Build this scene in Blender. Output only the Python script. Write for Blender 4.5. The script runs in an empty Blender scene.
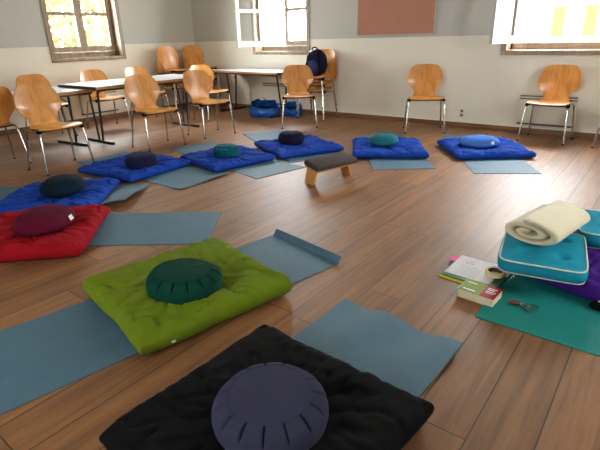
import bpy, bmesh, math, random
from mathutils import Vector, Matrix, noise
C = bpy.context.scene.collection
SC = bpy.context.scene
PI = math.pi
R = math.radians

# ------------------------------------------------------------------ helpers
def lin(c):
    return tuple(((v/255)/12.92 if v/255 <= .04045 else ((v/255+.055)/1.055)**2.4) for v in c) + (1.0,)

class MB:
    """collects shapes into one mesh"""
    def __init__(s): s.v = []; s.f = []; s.sm = []
    def add(s, vs, fs, smooth=False, M=None):
        o = len(s.v)
        s.v += [tuple(M @ Vector(p)) if M else tuple(p) for p in vs]
        s.f += [tuple(o+i for i in f) for f in fs]; s.sm += [smooth]*len(fs)
        return s
    def box(s, lo, hi, M=None, bev=0):
        x0, y0, z0 = lo; x1, y1, z1 = hi
        if bev <= 0:
            vs = [(x0,y0,z0),(x1,y0,z0),(x1,y1,z0),(x0,y1,z0),(x0,y0,z1),(x1,y0,z1),(x1,y1,z1),(x0,y1,z1)]
            fs = [(0,3,2,1),(4,5,6,7),(0,1,5,4),(1,2,6,5),(2,3,7,6),(3,0,4,7)]
            return s.add(vs, fs, False, M)
        bm = bmesh.new(); bmesh.ops.create_cube(bm, size=1)
        for v in bm.verts:
            v.co = Vector(((x0+x1)/2+v.co.x*(x1-x0), (y0+y1)/2+v.co.y*(y1-y0), (z0+z1)/2+v.co.z*(z1-z0)))
        bmesh.ops.bevel(bm, geom=bm.edges[:], offset=bev, segments=3, profile=.5, affect='EDGES')
        bm.verts.index_update()
        s.add([tuple(v.co) for v in bm.verts], [tuple(v.index for v in f.verts) for f in bm.faces], True, M); bm.free()
        return s
    def tube(s, pts, r, n=10, M=None, caps=True, r2=None):
        pts = [Vector(p) for p in pts]; vs = []; fs = []
        up = None
        for i, p in enumerate(pts):
            a = pts[max(i-1,0)]; b = pts[min(i+1,len(pts)-1)]; t = (b-a).normalized()
            if up is None:
                up = Vector((0,0,1)) if abs(t.z) < .9 else Vector((1,0,0))
            x = t.cross(up).normalized(); y = x.cross(t).normalized(); up = y
            rr = r if r2 is None else r+(r2-r)*i/(len(pts)-1)
            for k in range(n):
                an = 2*PI*k/n; vs.append(p+x*rr*math.cos(an)+y*rr*math.sin(an))
        for i in range(len(pts)-1):
            for k in range(n):
                fs.append((i*n+k, i*n+(k+1)%n, (i+1)*n+(k+1)%n, (i+1)*n+k))
        if caps:
            fs.append(tuple(range(n))[::-1]); fs.append(tuple((len(pts)-1)*n+k for k in range(n)))
        return s.add(vs, fs, True, M)
    def grid(s, rows, closed=False, M=None, smooth=True):
        n = len(rows[0]); vs = [p for r in rows for p in r]; fs = []
        for i in range(len(rows)-1):
            for k in range(n if closed else n-1):
                k2 = (k+1) % n
                fs.append((i*n+k, i*n+k2, (i+1)*n+k2, (i+1)*n+k))
        return s.add(vs, fs, smooth, M)
    def build(s, name, mat, parent=None, loc=(0,0,0), rz=0):
        me = bpy.data.meshes.new(name); me.from_pydata(s.v, [], s.f); me.update()
        bm = bmesh.new(); bm.from_mesh(me); bmesh.ops.remove_doubles(bm, verts=bm.verts, dist=1e-5)
        bmesh.ops.recalc_face_normals(bm, faces=bm.faces); bm.to_mesh(me); bm.free()
        if any(s.sm):
            for p in me.polygons: p.use_smooth = True
            try: me.set_sharp_from_angle(angle=R(50))
            except Exception: pass
        o = bpy.data.objects.new(name, me); C.objects.link(o)
        for m in (mat if isinstance(mat, (list,tuple)) else [mat]): me.materials.append(m)
        if parent: o.parent = parent
        o.location = loc; o.rotation_euler = (0,0,rz)
        return o

def tag(o, label=None, cat=None, group=None, kind=None):
    if label: o['label'] = label
    if cat: o['category'] = cat
    if group: o['group'] = group
    if kind: o['kind'] = kind
    return o
def empty(name, loc=(0,0,0), rz=0):
    o = bpy.data.objects.new(name, None); C.objects.link(o)
    o.empty_display_size = .1; o.location = loc; o.rotation_euler = (0,0,rz); return o
def copy_tree(o, parent=None):
    c = o.copy(); C.objects.link(c)
    if parent: c.parent = parent
    for ch in list(o.children): copy_tree(ch, c)
    return c

# ------------------------------------------------------------------ materials
def newmat(name):
    m = bpy.data.materials.new(name); m.use_nodes = True; nt = m.node_tree
    return m, nt, nt.nodes['Principled BSDF']
def N(nt, t, **k):
    n = nt.nodes.new(t)
    for a, v in k.items(): setattr(n, a, v)
    return n
def plain(name, rgb, rough=.5, metal=0, spec=.5, var=0, vscale=3, bump=0, bscale=200, sheen=0, coat=0):
    m, nt, b = newmat(name); c = lin(rgb)
    b.inputs['Base Color'].default_value = c; b.inputs['Roughness'].default_value = rough
    b.inputs['Metallic'].default_value = metal; b.inputs['Specular IOR Level'].default_value = spec
    b.inputs['Sheen Weight'].default_value = sheen; b.inputs['Coat Weight'].default_value = coat
    if var or bump: tc = N(nt, 'ShaderNodeTexCoord')
    if var:
        no = N(nt, 'ShaderNodeTexNoise'); no.inputs['Scale'].default_value = vscale; no.inputs['Detail'].default_value = 5
        nt.links.new(tc.outputs['Object'], no.inputs['Vector'])
        mr = N(nt, 'ShaderNodeMapRange'); mr.inputs[1].default_value = .25; mr.inputs[2].default_value = .75
        mr.inputs[3].default_value = 1-var; mr.inputs[4].default_value = 1+var
        nt.links.new(no.outputs['Fac'], mr.inputs[0])
        mx = N(nt, 'ShaderNodeVectorMath', operation='SCALE'); mx.inputs[0].default_value = c[:3]
        nt.links.new(mr.outputs[0], mx.inputs['Scale']); nt.links.new(mx.outputs[0], b.inputs['Base Color'])
    if bump:
        n2 = N(nt, 'ShaderNodeTexNoise'); n2.inputs['Scale'].default_value = bscale; n2.inputs['Detail'].default_value = 3
        nt.links.new(tc.outputs['Object'], n2.inputs['Vector'])
        bp = N(nt, 'ShaderNodeBump'); bp.inputs['Strength'].default_value = bump; bp.inputs['Distance'].default_value = .004
        nt.links.new(n2.outputs['Fac'], bp.inputs['Height']); nt.links.new(bp.outputs[0], b.inputs['Normal'])
    return m
def fabric(name, rgb, var=.12, bump=.35, rough=.9, sheen=.0, bscale=260, spec=.12):
    return plain(name, rgb, rough=rough, spec=spec, var=var, vscale=9, bump=bump, bscale=bscale, sheen=sheen)
def woodmat(name, dark, light, axis=2, rough=.35, spec=.5, sc=1.0, coat=.0):
    m, nt, b = newmat(name)
    tc = N(nt, 'ShaderNodeTexCoord'); mp = N(nt, 'ShaderNodeMapping')
    s = [28*sc]*3; s[axis] = 1.6*sc; mp.inputs['Scale'].default_value = s
    no = N(nt, 'ShaderNodeTexNoise'); no.inputs['Scale'].default_value = 1; no.inputs['Detail'].default_value = 6; no.inputs['Distortion'].default_value = .6
    cr = N(nt, 'ShaderNodeValToRGB'); cr.color_ramp.elements[0].color = lin(dark); cr.color_ramp.elements[1].color = lin(light)
    cr.color_ramp.elements[0].position = .3; cr.color_ramp.elements[1].position = .7
    nt.links.new(tc.outputs['Object'], mp.inputs['Vector']); nt.links.new(mp.outputs[0], no.inputs['Vector'])
    nt.links.new(no.outputs['Fac'], cr.inputs[0]); nt.links.new(cr.outputs[0], b.inputs['Base Color'])
    b.inputs['Roughness'].default_value = rough; b.inputs['Specular IOR Level'].default_value = spec
    b.inputs['Coat Weight'].default_value = coat; b.inputs['Coat Roughness'].default_value = .2
    return m

def floor_material():
    m, nt, b = newmat('oak laminate'); L = nt.links.new
    def math_(op, a, bb=None):
        n = N(nt, 'ShaderNodeMath', operation=op)
        for i, v in enumerate((a, bb)):
            if v is None: continue
            if isinstance(v, (int,float)): n.inputs[i].default_value = v
            else: L(v, n.inputs[i])
        return n.outputs[0]
    tc = N(nt, 'ShaderNodeTexCoord'); sp = N(nt, 'ShaderNodeSeparateXYZ'); L(tc.outputs['Object'], sp.inputs[0])
    W, LEN = .19, 1.28
    xs = math_('DIVIDE', math_('ADD', sp.outputs['X'], .12+19*.19), W)
    row = math_('FLOOR', xs); fx = math_('FRACT', xs)
    wn = N(nt, 'ShaderNodeTexWhiteNoise', noise_dimensions='1D'); L(row, wn.inputs['W'])
    ys = math_('ADD', math_('DIVIDE', sp.outputs['Y'], LEN), math_('MULTIPLY', wn.outputs['Value'], 7.3))
    seg = math_('FLOOR', ys); fy = math_('FRACT', ys)
    cv = N(nt, 'ShaderNodeCombineXYZ'); L(row, cv.inputs[0]); L(seg, cv.inputs[1])
    w2 = N(nt, 'ShaderNodeTexWhiteNoise', noise_dimensions='3D'); L(cv.outputs[0], w2.inputs['Vector'])
    # grain
    g = N(nt, 'ShaderNodeCombineXYZ')
    L(math_('ADD', math_('MULTIPLY', sp.outputs['X'], 26), math_('MULTIPLY', w2.outputs['Value'], 90)), g.inputs[0])
    L(math_('MULTIPLY', sp.outputs['Y'], 1.5), g.inputs[1]); L(math_('MULTIPLY', w2.outputs['Value'], 40), g.inputs[2])
    no = N(nt, 'ShaderNodeTexNoise'); no.inputs['Scale'].default_value = 1; no.inputs['Detail'].default_value = 7
    no.inputs['Roughness'].default_value = .62; no.inputs['Distortion'].default_value = .5; L(g.outputs[0], no.inputs['Vector'])
    cr = N(nt, 'ShaderNodeValToRGB'); e = cr.color_ramp.elements
    e[0].position = .28; e[0].color = lin(FLOOR_D); e[1].position = .74; e[1].color = lin(FLOOR_L)
    L(no.outputs['Fac'], cr.inputs[0])
    # per plank tone
    hv = N(nt, 'ShaderNodeHueSaturation'); L(cr.outputs[0], hv.inputs['Color'])
    L(math_('ADD', math_('MULTIPLY', w2.outputs['Value'], .34), .83), hv.inputs['Value'])
    # joints
    dx = math_('MULTIPLY', math_('MINIMUM', fx, math_('SUBTRACT', 1, fx)), W)
    dy = math_('MULTIPLY', math_('MINIMUM', fy, math_('SUBTRACT', 1, fy)), LEN)
    d = math_('MINIMUM', dx, dy)
    j = N(nt, 'ShaderNodeMapRange'); L(d, j.inputs[0]); j.inputs[1].default_value = .0012; j.inputs[2].default_value = .0038
    mx = N(nt, 'ShaderNodeMix', data_type='RGBA'); L(j.outputs[0], mx.inputs[0])
    mx.inputs[6].default_value = lin((38,26,18)); L(hv.outputs[0], mx.inputs[7]); L(mx.outputs[2], b.inputs['Base Color'])
    bp = N(nt, 'ShaderNodeBump'); bp.inputs['Strength'].default_value = .25; bp.inputs['Distance'].default_value = .003
    hh = math_('ADD', j.outputs[0], math_('MULTIPLY', no.outputs['Fac'], .35)); L(hh, bp.inputs['Height']); L(bp.outputs[0], b.inputs['Normal'])
    r = N(nt, 'ShaderNodeMapRange'); L(no.outputs['Fac'], r.inputs[0]); r.inputs[3].default_value = .46; r.inputs[4].default_value = .56
    L(r.outputs[0], b.inputs['Roughness']); b.inputs['Specular IOR Level'].default_value = .5
    return m

def wall_material(name='painted wall'):
    m, nt, b = newmat(name); L = nt.links.new
    tc = N(nt, 'ShaderNodeTexCoord'); sp = N(nt, 'ShaderNodeSeparateXYZ'); L(tc.outputs['Object'], sp.inputs[0])
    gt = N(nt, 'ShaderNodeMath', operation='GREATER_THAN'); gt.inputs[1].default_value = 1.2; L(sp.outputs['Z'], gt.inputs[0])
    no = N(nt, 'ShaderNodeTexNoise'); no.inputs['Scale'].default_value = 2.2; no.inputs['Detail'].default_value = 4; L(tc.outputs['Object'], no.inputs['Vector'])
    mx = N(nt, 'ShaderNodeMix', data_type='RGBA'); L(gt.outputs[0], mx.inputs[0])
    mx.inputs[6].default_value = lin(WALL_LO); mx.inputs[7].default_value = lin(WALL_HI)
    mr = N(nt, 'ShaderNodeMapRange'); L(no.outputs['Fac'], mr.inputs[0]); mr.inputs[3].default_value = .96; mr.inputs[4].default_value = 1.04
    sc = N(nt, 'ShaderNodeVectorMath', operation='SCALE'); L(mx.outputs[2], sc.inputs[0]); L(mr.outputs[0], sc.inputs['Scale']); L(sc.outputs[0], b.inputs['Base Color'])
    n2 = N(nt, 'ShaderNodeTexNoise'); n2.inputs['Scale'].default_value = 120; L(tc.outputs['Object'], n2.inputs['Vector'])
    bp = N(nt, 'ShaderNodeBump'); bp.inputs['Strength'].default_value = .12; bp.inputs['Distance'].default_value = .003
    L(n2.outputs['Fac'], bp.inputs['Height']); L(bp.outputs[0], b.inputs['Normal'])
    b.inputs['Roughness'].default_value = .6; b.inputs['Specular IOR Level'].default_value = .3
    return m
def glass_material():
    m, nt, b = newmat('window glass'); nt.nodes.remove(b); L = nt.links.new
    out = nt.nodes['Material Output']
    t = N(nt, 'ShaderNodeBsdfTransparent'); t.inputs[0].default_value = (.97,.98,.97,1)
    g = N(nt, 'ShaderNodeBsdfGlossy'); g.inputs['Roughness'].default_value = .02
    lw = N(nt, 'ShaderNodeFresnel'); lw.inputs['IOR'].default_value = 1.07
    mx = N(nt, 'ShaderNodeMixShader'); L(lw.outputs[0], mx.inputs[0]); L(t.outputs[0], mx.inputs[1]); L(g.outputs[0], mx.inputs[2])
    L(mx.outputs[0], out.inputs['Surface']); return m

FLOOR_D, FLOOR_L = (98,63,35), (150,105,63)
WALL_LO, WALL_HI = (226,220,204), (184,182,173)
M = {}
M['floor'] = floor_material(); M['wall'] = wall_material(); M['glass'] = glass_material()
M['ceiling'] = plain('ceiling paint', (244,242,236), .8)
M['trimline'] = plain('dado line', (226,220,204), .6)
M['skirting'] = woodmat('skirting wood', (96,62,34), (140,98,58), 0, .45)
M['frame'] = woodmat('brown window frame', (136,114,92), (168,146,122), 2, .45, sc=.6)
M['litsash'] = plain('open sash lit tone', (176,173,166), .5)  # daylight falling on the open sashes is put into this paler colour
M['darkedge'] = plain('dark rebate', (70,58,50), .5)
M['metal'] = plain('brass fitting', (150,135,105), .35, 1)
M['chairwood'] = woodmat('beech plywood', (188,120,46), (224,160,82), 2, .28, coat=.35, sc=.8)
M['chrome'] = plain('chrome tube', (205,202,196), .16, 1)
M['darksteel'] = plain('dark steel', (70,68,66), .3, .9)
M['black'] = plain('black plastic', (22,22,24), .5)
M['tabletop'] = plain('pale laminate', (206,210,214), .3, spec=.5)
M['tableedge'] = woodmat('beech table edge', (150,104,58), (190,142,88), 1, .4)
M['board'] = plain('terracotta felt board', (176,126,104), .95, spec=.1, var=.05, vscale=30, bump=.3, bscale=400)
M['boardframe'] = plain('pale aluminium edge', (178,176,164), .4)
M['socket'] = plain('socket plastic', (214,208,192), .4)
M['radiator'] = plain('radiator enamel', (216,208,188), .45)
M['grill'] = plain('grill slot', (88,80,70), .5)
M['mat'] = fabric('blue grey yoga mat', (68,102,120), var=.07, bump=.5, rough=.6, bscale=420, spec=.4)
M['matteal'] = fabric('teal yoga mat', (8,122,117), var=.07, bump=.5, rough=.65, bscale=420, spec=.3)
FAB = dict(green=(98,116,22), black=(11,11,12), red=(142,12,26), blue=(20,60,150), purple=(64,26,118), turquoise=(28,136,162),
           darkgreen=(8,56,44), slate=(54,54,76), maroon=(84,12,38), navyteal=(10,30,44), navy=(30,32,58), teal=(12,80,92),
           darknavy=(22,22,48), aqua=(34,106,116), lightblue=(64,108,184))
for k, c in FAB.items(): M[k] = fabric(k+' cotton', c)
M['blanket'] = fabric('cream fleece', (214,204,172), var=.05, bump=.6, sheen=.5, bscale=180)
M['piping'] = plain('cream piping', (214,212,188), .7)
M['label'] = plain('woven label', (224,220,208), .8)
M['pad'] = fabric('charcoal felt pad', (74,68,66), var=.1)
M['benchwood'] = woodmat('bench pine', (176,116,56), (214,158,92), 2, .45)
M['darkblue'] = fabric('navy nylon', (20,26,52), var=.2, rough=.45, sheen=0)
M['midblue'] = fabric('blue nylon panel', (40,54,104), var=.15, rough=.4, sheen=0)
M['bagblue'] = plain('blue woven plastic', (14,86,176), .25, var=.35, vscale=12, bump=.9, bscale=22)
M['bagdark'] = fabric('dark clothing', (30,32,40))
M['paper'] = plain('white paper', (226,226,232), .7)
M['ink'] = plain('grey print', (120,122,130), .8)
M['pink'] = plain('pink paper', (240,90,150), .7)
M['greenfolder'] = plain('green card', (20,96,60), .5)
M['yellowfolder'] = plain('yellow card', (214,196,40), .5)
M['tape'] = plain('masking tape', (214,190,140), .6)
M['core'] = plain('cardboard core', (84,66,54), .8)
M['bookred'] = plain('red cover', (140,10,20), .55, spec=.2)
M['bookgreen'] = plain('green cover', (112,128,24), .55, spec=.2, var=.35, vscale=60)
M['pages'] = plain('page edges', (216,204,172), .8, var=.06, vscale=90)
M['bookteal'] = plain('pale turquoise spine', (150,206,196), .5)
M['leather'] = plain('brown leather', (92,50,36), .5)
M['steel'] = plain('key steel', (168,166,160), .3, 1)
M['outground'] = plain('pale gravel', (190,186,176), .9)
M['facade'] = plain('pale render', (226,224,216), .9)
M['facadewin'] = plain('ochre shutter', (62,54,28), .7, spec=.1)
M['facadeline'] = plain('facade ledge', (62,58,52), .8, spec=.1)
M['leafy'] = plain('autumn leaves', (104,98,52), .8, var=.3, vscale=3)
M['leafo'] = plain('orange leaves', (84,52,14), .8)
M['bark'] = plain('bark', (110,92,74), .9)
M['lamppost'] = plain('lamp post paint', (48,48,47), .5, spec=.1)

# ------------------------------------------------------------------ room
XL, YB, XR, YF, ZC, TH = -7.85, 6.72, 2.4, -2.2, 3.0, .32
def wall(name, along, lo, hi, holes, M_):
    """wall in a local frame: u runs along, v outward thickness 0..TH; holes = (u0,u1,z0,z1)"""
    mb = MB(); us = sorted(holes); cur = lo
    for (a, b, z0, z1) in us:
        mb.box((cur,0,0),(a,TH,ZC), M_); mb.box((a,0,0),(b,TH,z0), M_); mb.box((a,0,z1),(b,TH,ZC), M_); cur = b
    mb.box((cur,0,0),(hi,TH,ZC), M_)
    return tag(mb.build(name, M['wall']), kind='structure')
ZS, ZT = 1.02, 2.35
MBk = Matrix.Translation((0,YB,0))                                    # back wall: u = X, v = +Y
MLf = Matrix(((0,-1,0,XL),(1,0,0,0),(0,0,1,0),(0,0,0,1)))             # left wall: u = Y, v = -X
MRt = Matrix(((0,1,0,XR),(1,0,0,0),(0,0,1,0),(0,0,0,1)))              # right wall: u = Y, v = +X
MFr = Matrix(((1,0,0,0),(0,-1,0,YF),(0,0,1,0),(0,0,0,1)))             # rear wall
W1 = (3.86, 5.05); W2 = (-6.19, -5.03); W3 = (-1.84, -.68)
W4_FILL = [(2.6,3.8)]; W5_FILL = [(-2.4,-1.2)]  # invented openings out of view, added to let fill light in
wall('wall_left', 'y', YF-TH, YB+TH, [(W1[0],W1[1],ZS,ZT)], MLf)
wall('wall_back', 'x', XL, XR, [(W2[0],W2[1],ZS,ZT),(W3[0],W3[1],ZS,ZT)], MBk)
wall('wall_right', 'y', YF-TH, YB+TH, [(a,b,ZS,ZT) for a,b in W4_FILL], MRt)
wall('wall_front', 'x', XL, XR, [(a,b,ZS,ZT) for a,b in W5_FILL], MFr)
tag(MB().box((XL-TH,YF-TH,-.15),(XR+TH,YB+TH,0)).build('floor', M['floor']), kind='structure')
tag(MB().box((XL-TH,YF-TH,ZC),(XR+TH,YB+TH,ZC+.2)).build('ceiling', M['ceiling']), kind='structure')
tag(MB().box((YF,-.016,0),(YB,0,.065), MLf).build('baseboard_left', M['skirting']), kind='structure')
tag(MB().box((XL+.017,-.016,0),(XR,0,.065), MBk).build('baseboard_back', M['skirting']), kind='structure')
tag(MB().box((YF,-.010,.0655),(YB,0,.076), MLf).box((YF,-.006,1.192),(YB,0,1.206), MLf).build('trim_1', M['trimline']), kind='structure')
tag(MB().box((XL+.011,-.010,.0655),(XR,0,.076), MBk).box((XL+.011,-.006,1.192),(W2[0]-.062,0,1.206), MBk)
    .box((W2[1]+.062,-.006,1.192),(W3[0]-.062,0,1.206), MBk).box((W3[1]+.062,-.006,1.192),(XR,0,1.206), MBk)
    .build('trim_2', M['trimline']), kind='structure')
# the left trim must stop at the window casing too: rebuilt in two lengths
bpy.data.objects.remove(bpy.data.objects['trim_1'])
tag(MB().box((YF,-.010,.0655),(YB,0,.076), MLf).box((YF,-.006,1.192),(W1[0]-.062,0,1.206), MLf)
    .box((W1[1]+.062,-.006,1.192),(YB,0,1.206), MLf).build('trim_1', M['trimline']), kind='structure')

REC = .17
def sash(par, w, h, mat, Mx, handle=True, side=1):
    """sash in local frame: x 0..w from its hinge, y 0..-.045, z 0..h"""
    st = .065; m = MB()
    m.box((0,0,0),(st,.045,h)).box((w-st,0,0),(w,.045,h)).box((st,0,0),(w-st,.045,.085)).box((st,0,h-st),(w-st,.045,h))
    m.box((st,.004,.555),(w-st,.041,.605))
    o = m.build('sash', mat, par); o.matrix_local = Mx
    for z0, z1 in ((.085,.555),(.605,h-st)):
        MB().box((st,.02,z0),(w-st,.024,z1)).build('pane', M['glass'], o)
    if handle:
        h_ = MB(); h_.box((w-.045,-.012,.52),(w-.02,0,.62)); h_.tube([(w-.032,-.012,.58),(w-.032,-.045,.58)],.007); h_.tube([(w-.032,-.045,.58),(w-.032,-.045,.47)],.008)
        h_.build('handle', M['metal'], o)
    return o
def window(name, Mw, a, b, left_open=None, right_open=None, handle=True, z0=ZS, z1=ZT):
    root = empty(name); tag(root, kind='structure'); root.matrix_world = Mw
    c = MB(); cw = .06
    c.box((a-cw,-.022,z0-.05),(a,0,z1+cw)).box((b,-.022,z0-.05),(b+cw,0,z1+cw)).box((a-cw,-.022,z1),(b+cw,0,z1+cw))
    c.build('casing', M['frame'], root)
    c = MB(); t = .03
    c.box((a,-.02,z0),(a+.006,REC+.08,z1)).box((b-.006,-.02,z0),(b,REC+.08,z1)).box((a,-.02,z1-.006),(b,REC+.08,z1))
    c.box((a,REC,z0),(a+t,REC+.07,z1)).box((b-t,REC,z0),(b,REC+.07,z1)).box((a,REC,z1-t),(b,REC+.07,z1)).box((a,REC,z0),(b,REC+.07,z0+.085))
    c.build('window_frame', M['frame'], root)
    s = MB(); s.box((a-cw,-.03,z0-.052),(b+cw,0,z0), bev=.004).box((a,0,z0-.03),(b,REC,z0+.004)); s.build('window_sill', M['frame'], root)
    w = (b-a-2*t)/2; h = z1-z0-t-.09
    z = z0+.087
    for side, op in ((0,left_open),(1,right_open)):
        if side == 0: Mx = Matrix.Translation((a+t,REC-.03,z)) @ Matrix.Rotation(-R(op or 0),4,'Z')
        else: Mx = Matrix.Translation((b-t,REC-.03,z)) @ Matrix.Rotation(R(op or 0),4,'Z') @ Matrix.Diagonal((-1,1,1,1))
        sash(root, w, h, M['litsash'] if op else M['frame'], Mx, handle and side == 1)  # open sash takes the painted-in lit tone, closed one the darker frame brown
    return root
window('window_1', MLf, *W1)
window('window_2', MBk, *W2, left_open=102)
window('window_3', MBk, *W3, left_open=104, right_open=95, handle=False)
k = 4
for a, b in W4_FILL: window('window_%d' % k, MRt, a, b, handle=False); k += 1  # added window on the unseen right wall, only for fill light
for a, b in W5_FILL: window('window_%d' % k, MFr, a, b, handle=False); k += 1  # added window behind the camera, likewise only for fill light

# pin board
bd = empty('pin_board', (-3.435,YB-.001,1.235)); tag(bd, 'large terracotta felt pin board hung on the back wall between the two windows', 'board')
MB().box((-.61,-.022,.014),(.61,0,.95)).build('felt_panel', M['board'], bd)
MB().box((-.625,-.026,0),(.625,0,.014)).box((-.625,-.026,.014),(-.61,0,.965)).box((.61,-.026,.014),(.625,0,.965)).box((-.61,-.026,.95),(.61,0,.965)).build('edge_frame', M['boardframe'], bd)
# socket
so = empty('wall_socket', (-2.325,YB-.001,.195)); tag(so, 'cream double wall socket low on the back wall beside the single chair', 'socket')
MB().box((-.04,-.012,-.06),(.04,0,.06), bev=.004).build('face_plate', M['socket'], so)
for dz in (-.028,.028):
    MB().tube([(0,-.0145,dz),(0,-.0118,dz)],.019,16).build('socket_insert', M['grill'], so)
# convector heaters
def heater(Mw, u, label, w=.66):
    h = empty('convector_heater'); h.matrix_world = Mw @ Matrix.Translation((u,0,0)); tag(h, label, 'heater', 'convector heaters under the windows')
    b = MB(); b.box((-w/2,-.075,.14),(w/2,-.002,.495), bev=.006); b.build('heater_body', M['radiator'], h)
    g = MB()
    for z in (.445,.478): g.box((-w/2+.004,-.083,z-.007),(w/2-.004,-.0755,z+.007))
    g.build('grill', M['grill'], h)
    s = MB(); s.box((-w/2,-.06,.115),(w/2,-.002,.14)); s.build('lower_slot', M['grill'], h)
heater(MBk, -1.24, 'cream convector heater on the wall behind the chair under the right window')
heater(MBk, -5.68, 'cream convector heater on the back wall under the table beneath the middle window')
heater(MLf, 4.44, 'cream convector heater low on the left wall under the closed brown window')

# ------------------------------------------------------------------ chairs
def chair_profile():
    # (x, z, half width) along the plywood from seat front edge to back top
    pts = [(.205,.438,.218),(.19,.447,.226),(.15,.452,.228),(.08,.450,.226),(0,.444,.220),(-.07,.438,.206),(-.125,.437,.182),(-.165,.446,.160),
           (-.188,.468,.146),(-.200,.500,.142),(-.210,.535,.158),(-.221,.58,.198),(-.232,.625,.230),(-.242,.665,.238),(-.255,.715,.232),(-.268,.765,.216),(-.279,.81,.196),(-.290,.858,.180)]
    out = []
    for i in range(len(pts)-1):                                       # Catmull-Rom
        p0 = pts[max(i-1,0)]; p1 = pts[i]; p2 = pts[i+1]; p3 = pts[min(i+2,len(pts)-1)]
        for k in range(4):
            t = k/4
            out.append(tuple(.5*((2*b)+(-a+c)*t+(2*a-5*b+4*c-d)*t*t+(-a+3*b-3*c+d)*t**3) for a,b,c,d in zip(p0,p1,p2,p3)))
    out.append(pts[-1]); return out
def make_chair(name='plywood_chair'):
    root = empty(name)
    P = chair_profile(); n = 16
    L_ = [0]
    for a, b in zip(P, P[1:]): L_.append(L_[-1]+math.hypot(b[0]-a[0], b[1]-a[1]))
    tot = L_[-1]; rows = []
    for (x, z, w), s in zip(P, L_):
        for d, r in ((s,.05),(tot-s,.07)):                           # rounded outline corners
            if d < r: w = w-r+math.sqrt(max(0, r*r-(r-d)**2))
        back = min(1, max(0, (z-.5)/.15)); row = []
        for k in range(n+1):
            y = w*(2*k/n-1); q = (y/.21)**2
            row.append(Vector((x+.028*q*back, y, z+(.010*q if z < .46 else 0))))
        rows.append(row)
    # thickness along normals
    T = .011; top = []; bot = []
    for i, row in enumerate(rows):
        a = rows[max(i-1,0)]; b = rows[min(i+1,len(rows)-1)]; tr = []; br = []
        for k, p in enumerate(row):
            t1 = b[k]-a[k]; t2 = row[min(k+1,n)]-row[max(k-1,0)]
            nn = t2.cross(t1).normalized() if t1.length > 1e-6 and t2.length > 1e-6 else Vector((0,0,1))
            if nn.z < 0 and i < 20: nn = -nn
            tr.append(p+nn*T/2); br.append(p-nn*T/2)
        top.append(tr); bot.append(br)
    m = MB(); m.grid(top); m.grid(bot)
    m.grid([[r[0] for r in top],[r[0] for r in bot]], smooth=False); m.grid([[r[n] for r in top],[r[n] for r in bot]], smooth=False)
    m.grid([top[0],bot[0]], smooth=False); m.grid([top[-1],bot[-1]], smooth=False)
    m.build('seat_shell', M['chairwood'], root)
    for sy in (-1, 1):
        yt, yf = sy*.222, sy*.254
        f = MB().tube([(.150,yt,.425),(.166,yt+sy*.002,.408),(.176,yt+sy*.006,.37),(.212,yf,.012)],.0105,10).build('leg', M['chrome'], root)
        MB().tube([(.2115,yf,.014),(.2125,yf,0)],.013,10).build('foot_cap', M['black'], f)
        g = MB().tube([(-.120,yt,.420),(-.136,yt+sy*.002,.404),(-.146,yt+sy*.006,.37),(-.205,yf,.012)],.0105,10).build('leg', M['chrome'], root)
        MB().tube([(-.2045,yf,.014),(-.2058,yf,0)],.013,10).build('foot_cap', M['black'], g)
        MB().tube([(.150,yt,.425),(.135,yt,.430),(.06,yt,.428),(-.05,yt,.424),(-.105,yt,.424),(-.120,yt,.420)],.0105,10).build('side_rail', M['chrome'], root)
        MB().box((.115,yt-.017,.412),(.175,yt+.017,.442), bev=.008).build('bumper', M['black'], root)
    for x in (.10,-.08):
        MB().tube([(x,-.222,.426),(x,-.15,.421),(x,.15,.421),(x,.222,.426)],.009,8).build('crossbar', M['darksteel'], root)
    return root
proto = make_chair(); used = [False]
def chair(x, y, deg, label, group=None, z=0):
    o = copy_tree(proto) if used[0] else proto
    used[0] = True
    o.location = (x,y,z); o.rotation_euler = (0,0,R(deg)); tag(o, label, 'chair', group); return o
G1 = 'plywood chairs in front of the tables'; G2 = 'plywood chairs pushed in behind the tables'; G3 = 'plywood chairs along the back wall'
chair(-5.80,1.98,180, 'plywood chair cut off by the left edge, tucked under the table, back to the room', G1)
chair(-5.09,2.335,0, 'largest plywood chair, nearest the camera in front of the left tables', G1)
chair(-5.09,3.60,-6, 'plywood chair in front of the long left table, second along from the camera', G1)
chair(-5.09,4.50,-8, 'plywood chair at the far end of the left table row, beside the corner stacks', G1)
chair(-6.92,3.13,0, 'plywood chair behind the lower left table, mostly hidden by the nearest chair', G2)
chair(-6.97,4.07,0, 'plywood chair pushed in behind the long table under the left window', G2)
chair(-6.95,4.84,0, 'plywood chair behind the long table, only its back top showing over another chair', G2)
chair(-6.13,5.50,-6, 'plywood chair in the gap between the left table and the wall table', G2)
chair(-4.41,5.65,-50, 'plywood chair in front of the stack carrying the backpack', G3)
chair(-2.66,6.20,-61, 'single plywood chair against the back wall left of the socket, below the pin board', G3)
chair(-1.15,6.36,-93, 'plywood chair under the open right window in front of the heater', G3)
chair(-.29,6.22,-118, 'plywood chair cut off by the right edge, only a chrome leg showing', G3)
ordw = ['lowest','second','third','topmost']
for k in range(4): chair(-7.40+.012*k,5.82,0, '%s plywood chair of the stack against the left wall near the corner' % ordw[k], 'stacked chairs by the left wall', .098*k)
for k in range(4): chair(-7.36+.012*k,6.38,-4, '%s plywood chair of the shaded stack in the far corner' % ordw[k], 'stacked chairs in the corner', .098*k)
for k, w_ in enumerate(['lowest','middle','topmost']): chair(-4.60-.004*k,6.40-.010*k,-88, '%s plywood chair of the stack that carries the backpack' % w_, 'stacked chairs under the backpack', .098*k)

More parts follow.
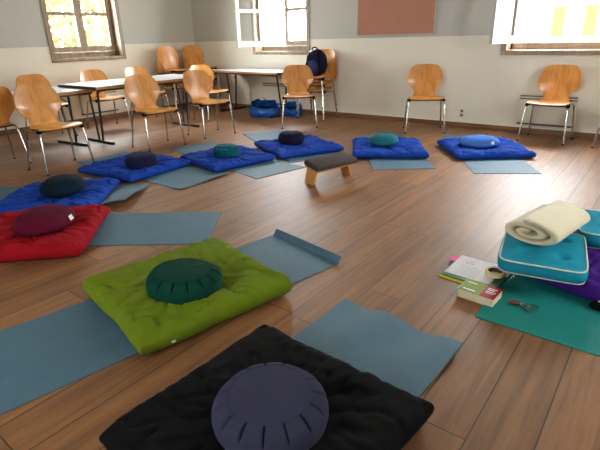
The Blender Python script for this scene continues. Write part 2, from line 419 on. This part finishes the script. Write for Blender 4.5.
# ------------------------------------------------------------------ tables
def table(x, y, deg, L_, D, H, label):
    """long side along local y"""
    t = empty('folding_table', (x,y,0), R(deg)); tag(t, label, 'table', 'folding tables along the walls')
    MB().box((-D/2+.006,-L_/2+.006,H-.026),(D/2-.006,L_/2-.006,H)).build('tabletop', M['tabletop'], t)
    for q in (-1,1):
        a_, b_ = sorted((q*(D/2-.006), q*D/2)); MB().box((a_,-L_/2,H-.034),(b_,L_/2,H-.001)).build('edge_band', M['tableedge'], t)
        a_, b_ = sorted((q*(L_/2-.006), q*L_/2)); MB().box((-D/2+.006,a_,H-.034),(D/2-.006,b_,H-.001)).build('end_band', M['core'], t)
        a_, b_ = sorted((q*(D/2-.075), q*(D/2-.05))); MB().box((a_,-L_/2+.06,H-.062),(b_,L_/2-.06,H-.0265)).build('apron_rail', M['darksteel'], t)
    for sy in (-1,1):
        yy = sy*(L_/2-.2)
        for sx in (-1,1):
            MB().tube([(sx*.045+.02,yy,.03),(sx*.11,yy-sy*.015,H-.05)],.014,10).build('leg', M['darksteel'], t)
        MB().box((-.31,yy-.02,0),(.31,yy+.02,.035), bev=.008).build('foot_bar', M['darksteel'], t)
        MB().tube([(-D/2+.07,yy-sy*.015,H-.05),(D/2-.07,yy-sy*.015,H-.05)],.012,8).build('leg_rail', M['darksteel'], t)
        MB().tube([(.05,yy-sy*.01,H-.16),(.05,yy-sy*.16,H-.045)],.006,8).build('folding_stay', M['darksteel'], t)
table(-5.99,4.055,0, 1.85,.93,.75, 'long folding table with pale top along the left wall under the window')
table(-6.08,2.33,8, 1.85,.86,.712, 'lower folding table at the left edge, its end tucked under the long table')
table(-5.90,6.34,84, 1.75,.62,.73, 'folding table with pale top against the back wall under the half open window')

# ------------------------------------------------------------------ mats
def mat(name_label, ix, iy, deg, L_=1.85, W=.61, material='mat', wave=None, group='blue grey yoga mats'):
    """ix, iy = middle of the inner end; deg = direction from outer to inner end"""
    t = .0045; nx, ny = 74, 20; top = []; bot = []
    for i in range(nx+1):
        s = i/nx*L_; rt = []; rb = []
        for k in range(ny+1):
            y = (k/ny-.5)*W; x, z = -s, 0
            if wave: x, z = wave(s, y, x)
            rt.append((x,y,z+t)); rb.append((x,y,z))
        top.append(rt); bot.append(rb)
    m = MB(); m.grid(top); m.grid(bot)
    m.grid([[r[0] for r in top],[r[0] for r in bot]], smooth=False); m.grid([[r[-1] for r in top],[r[-1] for r in bot]], smooth=False)
    m.grid([top[0],bot[0]], smooth=False); m.grid([top[-1],bot[-1]], smooth=False)
    o = m.build('yoga_mat', M[material], None, (ix,iy,.0005), R(deg)); return tag(o, name_label, 'mat', group)
def sstep(a, b, x): x = min(1, max(0, (x-a)/(b-a))); return x*x*(3-2*x)
def w_curl(s, y, x):                                                   # turned up lip at the inner end
    q = sstep(.055,0,s); return x-.022*q, .036*q
def w_wavy(s, y, x): 
    e = sstep(.5,.0,s); return x, max(0,(.015+.015*math.sin(y*19-s*4+.6))*e*sstep(.62,.3,s)) if True else 0
def w_lift(s, y, x):
    return x, .055*sstep(.34,0,s)*sstep(-.31,.25,-y+.02) 
def w_lift2(s, y, x): return x, .018*sstep(.14,0,s)*(.6+.4*math.sin(y*9))
BL = 'blue grey yoga mat under the '
mat(BL+'green cushion, its far end turned up', -1.655,2.195,79, wave=w_curl)
mat(BL+'black cushion, its free end wavy', -.795,1.735,86, wave=w_wavy)
mat(BL+'red cushion at the left', -2.42,2.085,37)
mat(BL+'blue cushion behind the red one, corner lifted', -3.535,2.225,36, wave=w_lift)
mat(BL+'blue cushion nearest the first wooden chair', -3.33,2.82,-1, wave=w_lift2)
mat(BL+'blue cushion in front of the corner stacks', -2.925,3.45,-12)
mat(BL+'blue cushion behind the small bench', -2.95,4.07,-30)
mat(BL+'blue cushion below the single wall chair', -1.97,4.21,-53, 1.72)
mat(BL+'blue cushion with the light blue round cushion', -1.095,4.575,-58.5)
mat('teal green yoga mat at the right under the purple cushion and keys', -.225,1.99,-90, material='matteal', group='teal mat')

# ------------------------------------------------------------------ zabutons
def pillow_mesh(a, b, T, seed, wr=.006, flat=.45, dent=None, tuft=0, nseg=84, zs=None, drop=.0):
    zs = T*.42 if zs is None else zs; rng = random.Random(seed); sd = rng.random()*50
    top = []; bot = []
    def co(i): 
        u = -1+2*i/nseg; return math.copysign(1-(1-abs(u))**1.45, u)
    for i in range(nseg+1):
        rt = []; rb = []
        for k in range(nseg+1):
            u, v = co(i), co(k)
            pin = .035*(1-v*v)*abs(u)**4; pin2 = .035*(1-u*u)*abs(v)**4
            x = a*u*(1-pin); y = b*v*(1-pin2)
            edge = noise.noise(Vector((x*6+sd,y*6,3)))*.012+noise.noise(Vector((x*17+sd,y*17,9)))*.006
            x += edge*abs(u)**4*(1 if u > 0 else -1); y += edge*abs(v)**4*(1 if v > 0 else -1)
            dd_ = (abs(u)**9+abs(v)**9)**(1/9)
            cn = max(abs(u),abs(v))/dd_ if dd_ > 1e-6 else 1          # pull the corners in a little
            x *= cn**.35; y *= cn**.35
            d_ = max(0,1-max(abs(u),abs(v)))*a
            def rd(d, r): return 1 if d >= r else math.sqrt(max(0, 1-(1-d/r)**2))
            h = rd(d_,.065); hb = rd(d_,.045)
            crown = .86+.14*(1-abs(u)**2.2)*(1-abs(v)**2.2)
            z = zs+(T-zs)*h*crown
            rr = math.hypot(x,y); ang = math.atan2(y,x)
            n1 = noise.noise(Vector((math.cos(ang)*2.6+sd,math.sin(ang)*2.6,rr*1.2)))
            n2 = noise.noise(Vector((math.cos(ang)*5+sd,math.sin(ang)*5,rr*2.5+5)))
            n3 = noise.noise(Vector((x*9+sd,y*9,1.7)))
            n4 = noise.noise(Vector((x*24+sd,y*24,4.7)))
            n5 = noise.noise(Vector((math.cos(ang)*4.2+sd+n3,math.sin(ang)*4.2,rr*5+8.7)))
            ridge = 1-min(1,abs(n2)*3.2); crease = (1-min(1,abs(n5)*5))
            z += wr*h*(1.2*n1+1.0*n3+.35*n4+.6*ridge*min(1,rr/.2)-1.5*crease*min(1,rr/.16))
            if tuft:
                for tx in (-.5,0,.5):
                    for ty in (-.5,0,.5):
                        z -= h*tuft*math.exp(-(((u-tx)*a)**2+((v-ty)*b)**2)/.05**2)
            if dent:
                dx, dy, dr, dd = dent; z -= dd*math.exp(-((x-dx)**2+(y-dy)**2)/dr**2)*h
            rt.append((x,y,max(z,.010 if h > 0 else zs))); rb.append((x,y,zs-zs*hb))
        top.append(rt); bot.append(rb)
    return MB().grid(top).grid(bot)
def zabuton(x, y, deg, a, b, T, seed, mat_, label, dent=(0,0,.2,.022), tuft=0, wr=.010, z=.0062, group='square floor cushions laid on the yoga mats'):
    o = pillow_mesh(a, b, T, seed, wr, dent=dent, tuft=tuft).build('floor_cushion', M[mat_], None, (x,y,z), R(deg))
    return tag(o, label, 'cushion', group)
gz = zabuton(-1.815,1.335,78, .422,.392,.118, 1, 'green', 'lime green square floor cushion with a dark green round cushion on it', (.1,-.08,.2,.024), wr=.009)
MB().box((-.275,-.384,.028),(-.257,-.379,.038)).build('care_tag', M['label'], gz)
zabuton(-.845,.875,88, .405,.405,.115, 2, 'black', 'black square floor cushion in the foreground with a slate round cushion on it', (.03,-.02,.2,.03), wr=.0065)
rz_ = zabuton(-3.26,1.23,46, .405,.405,.110, 3, 'red', 'red square floor cushion at the left with a maroon round cushion on it', (.05,0,.22,.03), wr=.010)
zabuton(-3.97,1.73,42, .42,.41,.085, 4, 'blue', 'royal blue floor cushion behind the red one, dark teal round cushion on it', (.06,.02,.22,.02), .010, .011)
zabuton(-4.31,2.73,5, .42,.405,.08, 5, 'blue', 'royal blue floor cushion before the nearest chairs, navy round cushion on it', (.1,-.05,.18,.02), .012, .012)
zabuton(-3.765,3.52,-13, .405,.39,.075, 6, 'blue', 'royal blue floor cushion in the far left of the circle, teal round cushion on it', (0,-.05,.18,.02), .011, .011)
zabuton(-3.45,4.37,-26, .42,.41,.08, 7, 'blue', 'royal blue floor cushion behind the small bench, dark navy round cushion on it', (0,0,.18,.02), .011, .011)
zabuton(-2.49,4.83,-58, .41,.41,.085, 8, 'blue', 'royal blue floor cushion below the single wall chair, aqua round cushion on it', (0,0,.18,.02), .009, .010)
zabuton(-1.58,5.36,-52, .41,.42,.085, 9, 'blue', 'royal blue floor cushion nearest the right window, light blue round cushion on it', (0,0,.18,.02), .008, .010)
zabuton(-.02,2.80,-15, .42,.40,.105, 10, 'purple', 'purple floor cushion at the right edge on the teal mat under the turquoise cushions', (0,0,.3,.0), 0, .012)

# ------------------------------------------------------------------ zafus
def zafu(x, y, z, deg, rx, ry, h, mat_, label, pleats=14, pd=.008, seed=0, tilt=(0,0), label_at=None, lens=False):
    root = empty('round_meditation_cushion', (x,y,z)); root.rotation_euler = (R(tilt[0]),R(tilt[1]),R(deg)); tag(root, label, 'cushion', 'round meditation cushions on the floor cushions')
    if lens:
        pr = [(math.sin(t)*1.0 if t < 9 else 0, .40-.40*math.cos(t) if t < PI/2 else .40+.60*(-math.cos(t))) for t in [PI*i/24 for i in range(25)]]
        pr = [(max(0,r)**.80, z) for r, z in pr]; cut = 18
        prof_side, prof_top = pr[:cut+1], pr[cut:]
    else:
        prof_side = [(0,0),(.55,0),(.78,.01),(.90,.07),(.975,.20),(1.0,.38),(.995,.52),(.975,.64),(.94,.735),(.895,.80),(.84,.85),(.78,.885),(.72,.91)]
        prof_top = [(.72,.91),(.60,.945),(.45,.975),(.3,.992),(.15,1.0),(.0,1.002)]
    n = 300 if pleats else 120
    def ring(r, zz, cut):
        out = []
        for k in range(n):
            th = 2*PI*k/n; w = 0
            if pleats:
                q = (th*pleats/(2*PI)+.3) % 1.0; d = min(q,1-q)
                wt = sstep(.55,.74,zz)*sstep(.70,.78,r)
                w = -pd*math.exp(-(d/.05)**2)*wt+pd*.10*wt*math.sin(PI*q)
            nz = noise.noise(Vector((math.cos(th)*1.6+seed*3.1,math.sin(th)*1.6,zz*1.5+seed)))*.012*min(1,r*1.5)
            rr = r*(1+nz*1.6)
            zc = h*zz+w*sstep(.4,.9,zz)*1.0+nz*.5*(1 if zz > .3 else 0)
            out.append(((rx*rr+w*.8)*math.cos(th) if r > .01 else 0, (ry*rr+w*.8)*math.sin(th) if r > .01 else 0, max(0,zc)))
        return out
    def refine(p, m=3):
        o = []
        for a, b in zip(p, p[1:]):
            for k in range(m): o.append((a[0]+(b[0]-a[0])*k/m, a[1]+(b[1]-a[1])*k/m))
        return o+[p[-1]]
    MB().grid([ring(r,zz,0) for r,zz in refine(prof_side)], closed=True).build('pleated_side', M[mat_], root)
    MB().grid([ring(r,zz,0) for r,zz in refine(prof_top)], closed=True).build('top_panel', M[mat_], root)
    sm = MB(); sm.tube([Vector(p)+Vector((0,0,.0005)) for p in ring(prof_top[0][0],prof_top[0][1],0)]+[Vector(ring(prof_top[0][0],prof_top[0][1],0)[0])+Vector((0,0,.0005))],.0014,6,caps=False); sm.build('seam', M[mat_], root)
    if label_at:
        th = R(label_at-deg); zz = .55; rr = .97
        p = Vector((rx*rr*math.cos(th), ry*rr*math.sin(th), h*zz)); t = Vector((-math.sin(th),math.cos(th),0)); nn = Vector((math.cos(th),math.sin(th),.35)).normalized(); up = nn.cross(t)
        if up.z < 0: up = -up
        q = MB(); w, hh = .022, .016
        q.add([tuple(p+nn*(.004+e)+t*a*w+up*b*hh) for e in (0,.0025) for a,b in ((-1,-1),(1,-1),(1,1),(-1,1))], [(0,1,2,3),(4,5,6,7),(0,1,5,4),(1,2,6,5),(2,3,7,6),(3,0,4,7)])
        q.build('care_label', M['label'], root)
    return root
RC = ' round meditation cushion '
zafu(-1.735,1.265,.084,20, .19,.175,.128,'darkgreen','dark green pleated'+RC+'on the lime green cushion', 15,.010,1)
zafu(-.822,.865,.074,0, .187,.187,.142,'slate','slate blue pleated'+RC+'in the foreground on the black cushion', 15,.010,2)
zafu(-3.20,1.275,.082,46, .185,.225,.14,'maroon','maroon oval'+RC+'with a white label on the red cushion', 0,0,3, label_at=38, lens=True)
zafu(-3.90,1.76,.070,42, .175,.205,.155,'navyteal','dark teal oval'+RC+'behind the maroon one', 0,0,4, lens=True)
zafu(-4.15,2.70,.064,10, .16,.16,.135,'navy','dull navy'+RC+'on the blue cushion nearest the wooden chairs', 14,.006,5)
zafu(-3.75,3.50,.058,0, .145,.145,.125,'teal','deep teal'+RC+'on the far left blue cushion in front of the corner', 14,.004,6)
zafu(-3.53,4.36,.064,0, .155,.155,.145,'darknavy','dark navy'+RC+'on the blue cushion behind the bench', 0,0,7)
zafu(-2.52,4.80,.068,-55, .15,.165,.14,'aqua','aqua blue'+RC+'on the blue cushion below the wall chair', 0,0,8, lens=True)
zafu(-1.60,5.28,.068,-50, .17,.215,.125,'lightblue','light blue'+RC+'with a white label under the right window', 0,0,9, label_at=-28, lens=True)

# ------------------------------------------------------------------ bench
bn = empty('meditation_bench', (-2.42,3.535,0), R(75)); tag(bn, 'small wooden kneeling bench with dark grey padded seat in the middle of the floor', 'bench')
TI = Matrix.Rotation(R(10),4,'X')
MB().box((-.235,-.085,.135),(.235,.085,.150), TI).build('seat_board', M['benchwood'], bn)
MB().box((-.245,-.10,.1505),(.245,.10,.204), TI, bev=.016).build('seat_pad', M['pad'], bn)
for sx in (-1,1):
    lm = MB(); lm.add([(sx*.245,-.062,0),(sx*.245,.062,0),(sx*.205,.062,.144),(sx*.205,-.062,.122),(sx*.222,-.062,0),(sx*.222,.062,0),(sx*.182,.062,.144),(sx*.182,-.062,.122)],
        [(0,1,2,3),(4,5,6,7),(0,1,5,4),(1,2,6,5),(2,3,7,6),(3,0,4,7)])
    lm.build('leg', M['benchwood'], bn)

# ------------------------------------------------------------------ right hand corner: box cushions, blanket, books
def box_cushion(x, y, z, deg, a, b, h, seed, label):
    root = empty('box_cushion', (x,y,z), R(deg)); tag(root, label, 'cushion', 'turquoise box cushions at the right')
    n = 40; r = .045
    def outline(t, inset=0):                                          # rounded rectangle
        th = 2*PI*t; p = 9
        c, s_ = math.cos(th), math.sin(th)
        k = (abs(c)**p+abs(s_)**p)**(-1/p); return ((a-inset)*c*k, (b-inset)*s_*k)
    tops = []
    for sgn in (1,):
        rows = []; m = 22
        for i in range(m+1):
            f = i/m; row = []
            for k in range(96):
                ox, oy = outline(k/96); x_, y_ = ox*(1-f), oy*(1-f)
                d = min(a-abs(x_), b-abs(y_)); puff = .018*sstep(0,.10,d)
                puff += .006*noise.noise(Vector((x_*9+seed,y_*9,2)))*sstep(0,.06,d)
                for tx in (-.45,.45):
                    for ty in (-.45,.45):
                        rr2 = (x_-tx*a)**2+(y_-ty*b)**2
                        puff -= .022*math.exp(-rr2/.028**2)+.008*math.exp(-rr2/.07**2)
                row.append((x_,y_,h+puff))
            rows.append(row)
        MB().grid(rows, closed=True).build('top_panel', M['turquoise'], root)
    rows = []
    for i in range(9):
        f = i/8; bul = .012*math.sin(PI*f); row = []
        for k in range(96):
            ox, oy = outline(k/96); l = math.hypot(ox,oy)
            row.append((ox*(1+bul/l),oy*(1+bul/l),h*f))
        rows.append(row)
    MB().grid(rows, closed=True).build('side_band', M['turquoise'], root)
    MB().add([outline(k/96)+(0,) for k in range(96)], [tuple(range(96))]).build('base_panel', M['turquoise'], root)
    for zz in (h,.003):
        pts = [Vector(outline(k/96)+(zz,)) for k in range(97)]
        MB().tube(pts,.0042,8,caps=False).build('piping', M['piping'], root)
    return root
box_cushion(-.385,2.585,.115,10, .198,.26,.064,1,'turquoise box cushion with cream piping, under the rolled blanket')
box_cushion(-.075,3.12,.108,10, .23,.215,.084,2,'turquoise box cushion at the right edge, behind the rolled blanket')
# rolled blanket: a folded sheet wound into a flattened roll
bl = empty('rolled_blanket', (-.425,2.755,.196), R(79)); tag(bl, 'cream fleece blanket rolled up on the turquoise cushions', 'blanket')
def blanket_mesh():
    turns = 2.1; n = 150; T = .027; pitch = .036; rows_o = []; rows_i = []
    sects = [-.275,-.27,-.255,-.2,-.1,0,.1,.2,.255,.27,.275]
    def pt(k, off, s):
        th = -turns*2*PI*k/n; rr = .012+pitch*(turns*k/n)+off
        wob = .003*noise.noise(Vector((s*7,th*.6,3)))
        sq = .70-.05*s
        return (s*.81, rr*1.74*math.cos(th+2.0)+wob, rr*sq*math.sin(th+2.0)+wob)
    m = MB(); O = []; I = []
    for s in sects:
        e = abs(s) > .262; ins = .003 if e else 0
        if abs(s) > .272: ins = .008
        O.append([pt(k,T/2-ins,s) for k in range(n+1)]); I.append([pt(k,-T/2+ins,s) for k in range(n+1)])
    m.grid(O); m.grid(I)
    for q in (0,-1): m.grid([O[q],I[q]])
    m.grid([[r[0] for r in O],[r[0] for r in I]]); m.grid([[r[-1] for r in O],[r[-1] for r in I]])
    mz = min(p[2] for p in m.v); m.v = [(p[0],p[1],max(p[2]-mz,0)) for p in m.v]
    return m
blo = blanket_mesh().build('fleece_roll', M['blanket'], bl)

# papers, folders, tape, book, keys, pouch
def sheet(name, x, y, z, deg, w, l, t, mat_, label, cat, bev=0):
    return tag(MB().box((-w/2,-l/2,0),(w/2,l/2,t)).build(name, M[mat_], None, (x,y,z), R(deg)), label, cat)
sheet('card_folder', -.700,2.425,.0005,-6,.23,.31,.006,'yellowfolder','yellow card folder at the bottom of the paper pile on the floor','folder')
sheet('card_folder', -.665,2.405,.007,-4,.30,.235,.007,'greenfolder','dark green folder in the pile, between white paper and yellow folder','folder')
sheet('sticky_note', -.822,2.515,.0145,14,.06,.06,.001,'pink','bright pink note sticking out left of the paper pile','note')
pp = empty('paper_sheet', (-.685,2.43,.016), R(-2)); tag(pp, 'white printed paper sheet on top of the folders by the tape', 'paper')
MB().box((-.125,-.115,0),(.125,.145,.0012)).build('sheet', M['paper'], pp)
rng = random.Random(5)
pl = MB()
for (u0, u1, v) in ((-.055,-.035,.085),(-.03,-.022,.085),(-.07,-.05,.06),(-.045,-.02,.06)): pl.box((u0,v,.0013),(u1,v+.006,.0016))
for i in range(7): pl.box((-.08,-.09+.018*i,.0013),(-.08+.09+.04*rng.random(),-.0885+.018*i,.0016))
pl.build('printed_text', M['ink'], pp)
tp = empty('tape_roll', (-.575,2.44,.0175)); tag(tp, 'roll of masking tape lying flat on the white paper', 'tape')
def ringmesh(ro, ri, h, n=48):
    rows = []
    for r, z in ((ro,.002),(ro,h-.002),(ro-.002,h),(ri,h),(ri,0),(ro-.002,0),(ro,.002)): rows.append([(r*math.cos(2*PI*k/n),r*math.sin(2*PI*k/n),z) for k in range(n)])
    return MB().grid(rows, closed=True)
ringmesh(.052,.037,.024).build('tape_ring', M['tape'], tp); ringmesh(.0368,.0345,.0235).build('cardboard_core', M['core'], tp)
bk = empty('paperback_book', (-.572,2.182,.0005), R(-4)); tag(bk, 'thick red and green paperback book lying on the floor', 'book')
MB().box((-.088,-.062,.002),(.088,.060,.046)).build('page_block', M['pages'], bk)
MB().box((-.090,-.064,.0465),(.018,.064,.0485)).build('cover', M['bookgreen'], bk)
MB().box((.018,-.064,.0465),(.090,.064,.0485)).build('cover', M['bookred'], bk)
MB().box((-.090,-.064,-.0002),(.090,.064,.0018)).build('back_cover', M['bookgreen'], bk)
MB().box((-.0925,-.064,.0),(-.0902,.064,.0485)).build('spine', M['bookteal'], bk)
tx = MB()
for (u0,u1,v,hh) in ((.030,.075,.028,.007),(.030,.066,.012,.007),(.030,.08,-.006,.005),(.030,.07,-.02,.004),(-.07,-.01,-.045,.008),(-.078,-.03,.03,.010)): tx.box((u0,v,.0486),(u1,v+hh,.049))
tx.build('cover_lettering', M['paper'], bk)
ky = empty('key_bunch', (-.365,2.205,.0056), R(8)); ky.scale = (.95,.95,1.6); tag(ky, 'small bunch of keys with a brown leather fob on the teal mat', 'keys')
MB().box((-.075,-.006,0),(-.02,.022,.010), bev=.004).build('leather_fob', M['leather'], ky)
MB().tube([(.012*math.cos(a*PI/8)-.006,.012*math.sin(a*PI/8)+.004,.006) for a in range(17)],.0018,6,caps=False).build('key_ring', M['steel'], ky)
for a_, z_ in ((-60,.001),(-18,.004),(8,.007)):
    Mk = Matrix.Translation((0,.004,z_)) @ Matrix.Rotation(R(a_),4,'Z')
    kb = MB(); kb.tube([(.024,0,0),(.024,0,.0024)],.011,14,Mk); kb.box((.034,-.003,0),(.066,.003,.0022),Mk); kb.box((.046,-.007,0),(.050,-.003,.0022),Mk); kb.box((.056,-.006,0),(.06,-.003,.0022),Mk)
    kb.build('key', M['steel'], ky)
po = empty('glasses_case', (-.035,2.40,.0056), R(14)); tag(po, 'black rounded case with a pale stripe at the right edge on the teal mat', 'case')
def ell(a, b, h0, h1, n=40):
    rows = []
    for r, z in ((.0,0),(.8,0),(.96,.12),(1,.4),(.95,.72),(.8,.92),(.5,1),(0,1.0)): rows.append([(a*r*math.cos(2*PI*k/n), b*r*math.sin(2*PI*k/n), h0+(h1-h0)*z) for k in range(n)])
    return MB().grid(rows, closed=True)
ell(.085,.038,0,.034).build('case_body', M['black'], po)
MB().box((-.05,.0,.0335),(.06,.012,.0375), bev=.0015).build('pale_stripe', M['label'], po)

# ------------------------------------------------------------------ bags
def blob(cx, cy, cz, ax, ay, az, seed, amp=.08, p=2.6, n=40, m=22, sc=2.0):
    rows = []
    for i in range(m+1):
        ph = -PI/2+PI*i/m; row = []
        for k in range(n):
            th = 2*PI*k/n
            d = Vector((math.cos(ph)*math.cos(th), math.cos(ph)*math.sin(th), math.sin(ph)))
            kk = (abs(d.x)**p+abs(d.y)**p+abs(d.z)**p)**(-1/p)
            s = kk*(1+amp*noise.noise(d*sc+Vector((seed,0,0)))+amp*.5*noise.noise(d*sc*3+Vector((seed,4,0))))
            row.append((cx+ax*d.x*s, cy+ay*d.y*s, max(cz+az*d.z*s, cz-az)))
        rows.append(row)
    return MB().grid(rows, closed=True)
bp = empty('backpack', (-4.63,6.365,.658), R(-86)); tag(bp, 'dark navy backpack leaning on the topmost chair of the stack at the back wall', 'backpack')
blob(-.035,.02,.20,.115,.17,.20,1,.09).build('bag_body', M['darkblue'], bp)
blob(.075,.015,.13,.055,.125,.11,2,.10).build('front_pocket', M['midblue'], bp)
MB().tube([(-.02,-.05,.37),(-.015,-.045,.42),(-.015,0,.435),(-.015,.045,.42),(-.02,.06,.37)],.010,8).build('grab_handle', M['black'], bp)
MB().tube([(.09,.13,.02),(.12,.16,.10),(.10,.15,.22),(.05,.10,.35)],.013,8).build('shoulder_strap', M['black'], bp)
MB().tube([(.125,-.10,.03),(.14,-.08,.14),(.10,-.06,.26),(.04,-.05,.36)],.012,8).build('shoulder_strap', M['black'], bp)

def tote(x, y, deg, a, b, h, seed, label, handle=True):
    root = empty('shopping_bag', (x,y,0), R(deg)); tag(root, label, 'bag', 'blue carrier bags under the wall table')
    rows = []; n = 72
    for i in range(15):
        f = i/14; row = []
        for k in range(n):
            th = 2*PI*k/n; p = 3.2; c, s_ = math.cos(th), math.sin(th); kk = (abs(c)**p+abs(s_)**p)**(-1/p)
            bul = 1+.10*math.sin(PI*min(1,f*1.1))-.10*f*f
            nz = noise.noise(Vector((c*3+seed,s_*3,f*2.2)))*.13*f+noise.noise(Vector((c*8+seed,s_*8,f*5)))*.03
            hh = h*f*(1+.28*f*s_-.12*f*c+.22*noise.noise(Vector((c*2,s_*2,seed)))*f)
            row.append((a*c*kk*(bul+nz), b*s_*kk*(bul+nz), max(0,hh)))
        rows.append(row)
    rim = rows[-1]; inner = [[(p[0]*.97,p[1]*.97,p[2]-.002) for p in rim]]
    base = [[(0,0,0)]*n, [(p[0],p[1],0) for p in rows[0]]]
    MB().grid(base+rows+inner[:1], closed=True).build('bag_wall', M['bagblue'], root)
    fill = blob(0,0,h*.50,a*.80,b*.78,h*.30,seed+3,.25,2.2,sc=4); fill.build('bag_contents', M['bagdark'], root)
    if handle:
        pts = [(.085*math.cos(t)-.02,-b*.55,h*.78+.17*math.sin(t)) for t in [PI*i/14 for i in range(15)]]
        hm = MB(); hm.grid([[(p[0],p[1]-.018,p[2]) for p in pts],[(p[0],p[1]+.018,p[2]) for p in pts],[(p[0]*.95,p[1]+.018,p[2]-.006) for p in pts],[(p[0]*.95,p[1]-.018,p[2]-.006) for p in pts],[(p[0],p[1]-.018,p[2]) for p in pts]])
        hm.build('carry_handle', M['bagblue'], root)
        MB().tube([(p[0],b*.75,p[2]-.09) for p in pts],.012,8).build('carry_handle', M['bagblue'], root)
tote(-5.50,6.10,32,.24,.17,.20,1,'glossy blue carrier bag with raised handles on the floor under the wall table')
tote(-5.13,6.40,10,.15,.13,.17,4,'smaller dark blue bag behind the chair legs under the wall table', False)

# ------------------------------------------------------------------ outdoors
tag(MB().box((-40,-30,-1.4),(30,40,-1.2)).build('ground', M['outground']), kind='structure')
fa = empty('building', (0,0,-1.2)); tag(fa, 'pale rendered house with yellow shutters seen through the right window', 'building')
MB().box((-7.5,22,0),(3,28,9)).build('house_wall', M['facade'], fa)
for i, (x, z) in enumerate([(-4.2,2.2),(-3.1,2.2),(-1.9,2.2),(-4.2,4.6),(-3.1,4.6),(-1.9,4.6)]):
    w_ = MB().box((x-.22,21.94,z),(x+.22,22.01,z+1.1)).build('shutter', M['facadewin'], fa)
for z in (2.0,3.75,6.4): MB().box((-7.5,21.93,z),(3,22.0,z+.07)).build('ledge', M['facadeline'], fa)
MB().tube([(-5.4,21.9,0),(-5.4,21.9,9)],.05).build('downpipe', M['facadeline'], fa)
lp = empty('street_lamp', (-12.2,12.4,-1.2)); tag(lp, 'thin grey street lamp outside the half open window', 'street lamp')
MB().tube([(0,0,0),(0,0,4.0)],.035,8).build('post', M['lamppost'], lp); MB().tube([(0,0,4.0),(.25,0,4.1),(.5,0,4.08)],.03,8).build('lamp_arm', M['lamppost'], lp)
def leaves(n, c, rad, size, seed):
    rng = random.Random(seed); m = MB()
    for i in range(n):
        while True:
            p = Vector((rng.uniform(-1,1),rng.uniform(-1,1),rng.uniform(-1,1)))
            if p.length < 1 and p.length > .35: break
        q = Vector((c[0]+p.x*rad[0],c[1]+p.y*rad[1],c[2]+p.z*rad[2])); u = Vector((rng.gauss(0,1),rng.gauss(0,1),rng.gauss(0,1))).normalized(); v = u.orthogonal().normalized(); s = size*rng.uniform(.6,1.3)
        m.add([q-u*s,q+v*s*.55,q+u*s,q-v*s*.55],[(0,1,2,3)])
    return m
tr = empty('tree', (-13.5,7.2,-1.2)); tag(tr, 'sunlit yellowing tree filling the left window', 'tree')
MB().tube([(0,0,0),(.05,.03,1.6),(-.1,.1,3.4)],.13,10,r2=.06).build('trunk', M['bark'], tr)
leaves(5200,(0,0,3.1),(1.3,3.6,2.7),.12,3).build('crown', M['leafy'], tr)
sh = empty('shrub', (-10.6,11.4,-1.2)); tag(sh, 'small orange leaved shrub outside the half open window', 'shrub')
MB().tube([(0,0,0),(0,0,1.7)],.03,8,r2=.015).build('stem', M['bark'], sh)
leaves(260,(0,0,2.35),(.32,.32,.55),.08,8).build('crown', M['leafo'], sh)

# ------------------------------------------------------------------ light
SKY = 10.0
w = bpy.data.worlds.new('sky'); SC.world = w; w.use_nodes = True
bg = w.node_tree.nodes['Background']; bg.inputs[0].default_value = (.93,.97,1.0,1); bg.inputs[1].default_value = SKY
def portal(Mw, a, b):
    l = bpy.data.lights.new('window_portal','AREA'); l.shape = 'RECTANGLE'; l.size = b-a; l.size_y = ZT-ZS; l.cycles.is_portal = True
    o = bpy.data.objects.new('window_portal', l); C.objects.link(o)
    # faces into the room: local -Z towards -v
    o.matrix_world = Mw @ Matrix.Translation(((a+b)/2,TH+.02,(ZS+ZT)/2)) @ Matrix.Rotation(R(-90),4,'X')
portal(MLf,*W1); portal(MBk,*W2); portal(MBk,*W3)
for a, b in W4_FILL: portal(MRt,a,b)
for a, b in W5_FILL: portal(MFr,a,b)

# ------------------------------------------------------------------ camera
f, pi_, ro, ya = 469.77,.38097,-.02729,-.66661
fw = Vector((math.sin(ya)*math.cos(pi_), math.cos(ya)*math.cos(pi_), -math.sin(pi_)))
r0 = Vector((math.cos(ya),-math.sin(ya),0)); u0 = r0.cross(fw)
rr = math.cos(ro)*r0+math.sin(ro)*u0; uu = -math.sin(ro)*r0+math.cos(ro)*u0
cam = bpy.data.cameras.new('camera'); cam.sensor_width = 36; cam.lens = f/600*36; cam.clip_start = .05
co = bpy.data.objects.new('camera', cam); C.objects.link(co)
co.matrix_world = Matrix(((rr.x,uu.x,-fw.x,0),(rr.y,uu.y,-fw.y,0),(rr.z,uu.z,-fw.z,1.25),(0,0,0,1)))
SC.camera = co
vs = SC.view_settings; vs.view_transform = 'Standard'; vs.look = 'None'; vs.gamma = 1; vs.use_curve_mapping = False; vs.exposure = 2.12
cy = SC.cycles; cy.max_bounces = 14; cy.diffuse_bounces = 8; cy.glossy_bounces = 5; cy.transparent_max_bounces = 16; cy.sample_clamp_indirect = 8; cy.caustics_reflective = False
